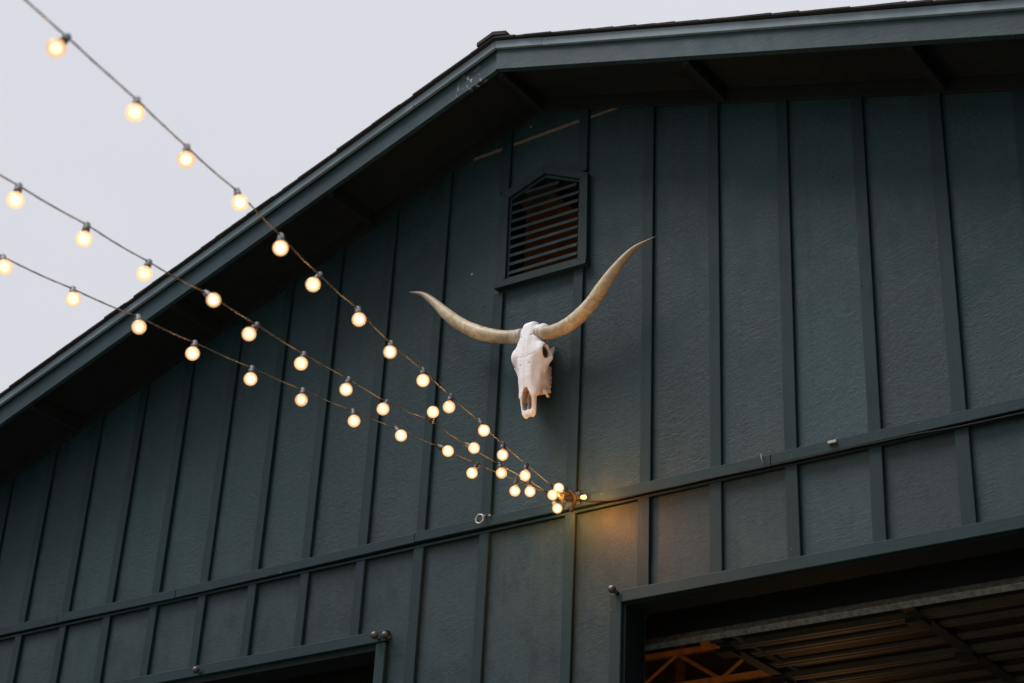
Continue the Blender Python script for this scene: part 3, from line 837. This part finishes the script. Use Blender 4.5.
# ------------------------------------------------------------------ light
w = bpy.data.worlds.new('World'); scene.world = w; w.use_nodes = True
nt = w.node_tree; bg = nt.nodes['Background']
sky = nt.nodes.new('ShaderNodeTexSky'); sky.sky_type = 'NISHITA'; sky.sun_disc = False
sun_dir = Vector(SUN).normalized()                            # towards the sun
el = math.asin(sun_dir.z); az = math.atan2(sun_dir.x, sun_dir.y)
sky.sun_elevation = el; sky.sun_rotation = az; sky.dust_density = 3; sky.air_density = 1
tc = nt.nodes.new('ShaderNodeTexCoord'); mp = nt.nodes.new('ShaderNodeMapping'); mp.inputs['Scale'].default_value = (1, 1, 2.2)
nz = nt.nodes.new('ShaderNodeTexNoise'); nz.inputs['Scale'].default_value = 1.6; nz.inputs['Detail'].default_value = 5
rp = nt.nodes.new('ShaderNodeValToRGB'); rp.color_ramp.elements[0].position = .3; rp.color_ramp.elements[1].position = .72
rp.color_ramp.elements[0].color = (*[c * .955 for c in CLOUD], 1); rp.color_ramp.elements[1].color = (*[c * 1.03 for c in CLOUD], 1)
# overcast dusk: brighter overhead and towards the west (left), dim low down and to the right
sp = nt.nodes.new('ShaderNodeSeparateXYZ')
zr = nt.nodes.new('ShaderNodeValToRGB'); zr.color_ramp.interpolation = 'EASE'
for p_, v_ in ((.35, .0), (.50, .08), (.60, .262), (.68, .282), (.83, .285), (.90, .85), (1, ZEN)):
    e_ = zr.color_ramp.elements.new(p_); e_.color = (v_, v_, v_, 1)
zr.color_ramp.elements.remove(zr.color_ramp.elements[0]); zr.color_ramp.elements.remove(zr.color_ramp.elements[-1])
mz = nt.nodes.new('ShaderNodeMath'); mz.operation = 'MULTIPLY_ADD'; mz.inputs[1].default_value = .5; mz.inputs[2].default_value = .5
xr = nt.nodes.new('ShaderNodeMapRange'); xr.inputs['From Min'].default_value = -.25; xr.inputs['From Max'].default_value = .75; xr.inputs['To Min'].default_value = 1; xr.inputs['To Max'].default_value = .25
mm = nt.nodes.new('ShaderNodeMath'); mm.operation = 'MULTIPLY'
m3 = nt.nodes.new('ShaderNodeMath'); m3.operation = 'MULTIPLY'; m3.inputs[1].default_value = 30
vm = nt.nodes.new('ShaderNodeVectorMath'); vm.operation = 'SCALE'; 
mx = nt.nodes.new('ShaderNodeMix'); mx.data_type = 'RGBA'; mx.inputs['Factor'].default_value = .97
L_ = nt.links.new
L_(tc.outputs['Generated'], mp.inputs['Vector']); L_(mp.outputs['Vector'], nz.inputs['Vector']); L_(nz.outputs['Fac'], rp.inputs['Fac'])
L_(tc.outputs['Generated'], sp.inputs[0]); L_(sp.outputs['Z'], mz.inputs[0]); L_(mz.outputs[0], zr.inputs['Fac']); L_(sp.outputs['X'], xr.inputs['Value']); L_(zr.outputs['Color'], mm.inputs[0]); L_(xr.outputs['Result'], mm.inputs[1]); L_(mm.outputs[0], m3.inputs[0]); L_(m3.outputs[0], vm.inputs['Scale'])
L_(rp.outputs['Color'], vm.inputs[0]); L_(sky.outputs['Color'], mx.inputs['A']); L_(vm.outputs['Vector'], mx.inputs['B'])
L_(mx.outputs['Result'], bg.inputs['Color']); bg.inputs['Strength'].default_value = .1
sl = bpy.data.lights.new('sun', 'SUN'); sl.energy = SUNE; sl.angle = math.radians(35); sl.color = (1, .96, .92)
so = bpy.data.objects.new('sun', sl); col.objects.link(so); so.rotation_euler = sun_dir.to_track_quat('Z', 'Y').to_euler(); so.location = (-10, -20, 20)

# ------------------------------------------------------------------ camera
cam = bpy.data.cameras.new('camera'); co = bpy.data.objects.new('camera', cam); col.objects.link(co)
cam.sensor_width = 36; cam.lens = 1718.455 * 36 / 1024; cam.clip_end = 2000
co.matrix_world = Matrix.Translation((0, -6.6531, 1.6)) @ Matrix.Rotation(.64526535, 4, 'Z') @ Matrix.Rotation(math.pi / 2 + .48372046, 4, 'X') @ Matrix.Rotation(.05346475, 4, 'Z')
cam.dof.use_dof = True; cam.dof.focus_distance = 8.9; cam.dof.aperture_fstop = 2.8
scene.camera = co
vs = scene.view_settings; vs.view_transform = 'Standard'; vs.look = 'None'; vs.gamma = 1; vs.exposure = EXPO; vs.use_curve_mapping = False
scene.render.engine = 'CYCLES'; scene.cycles.transparent_max_bounces = 16
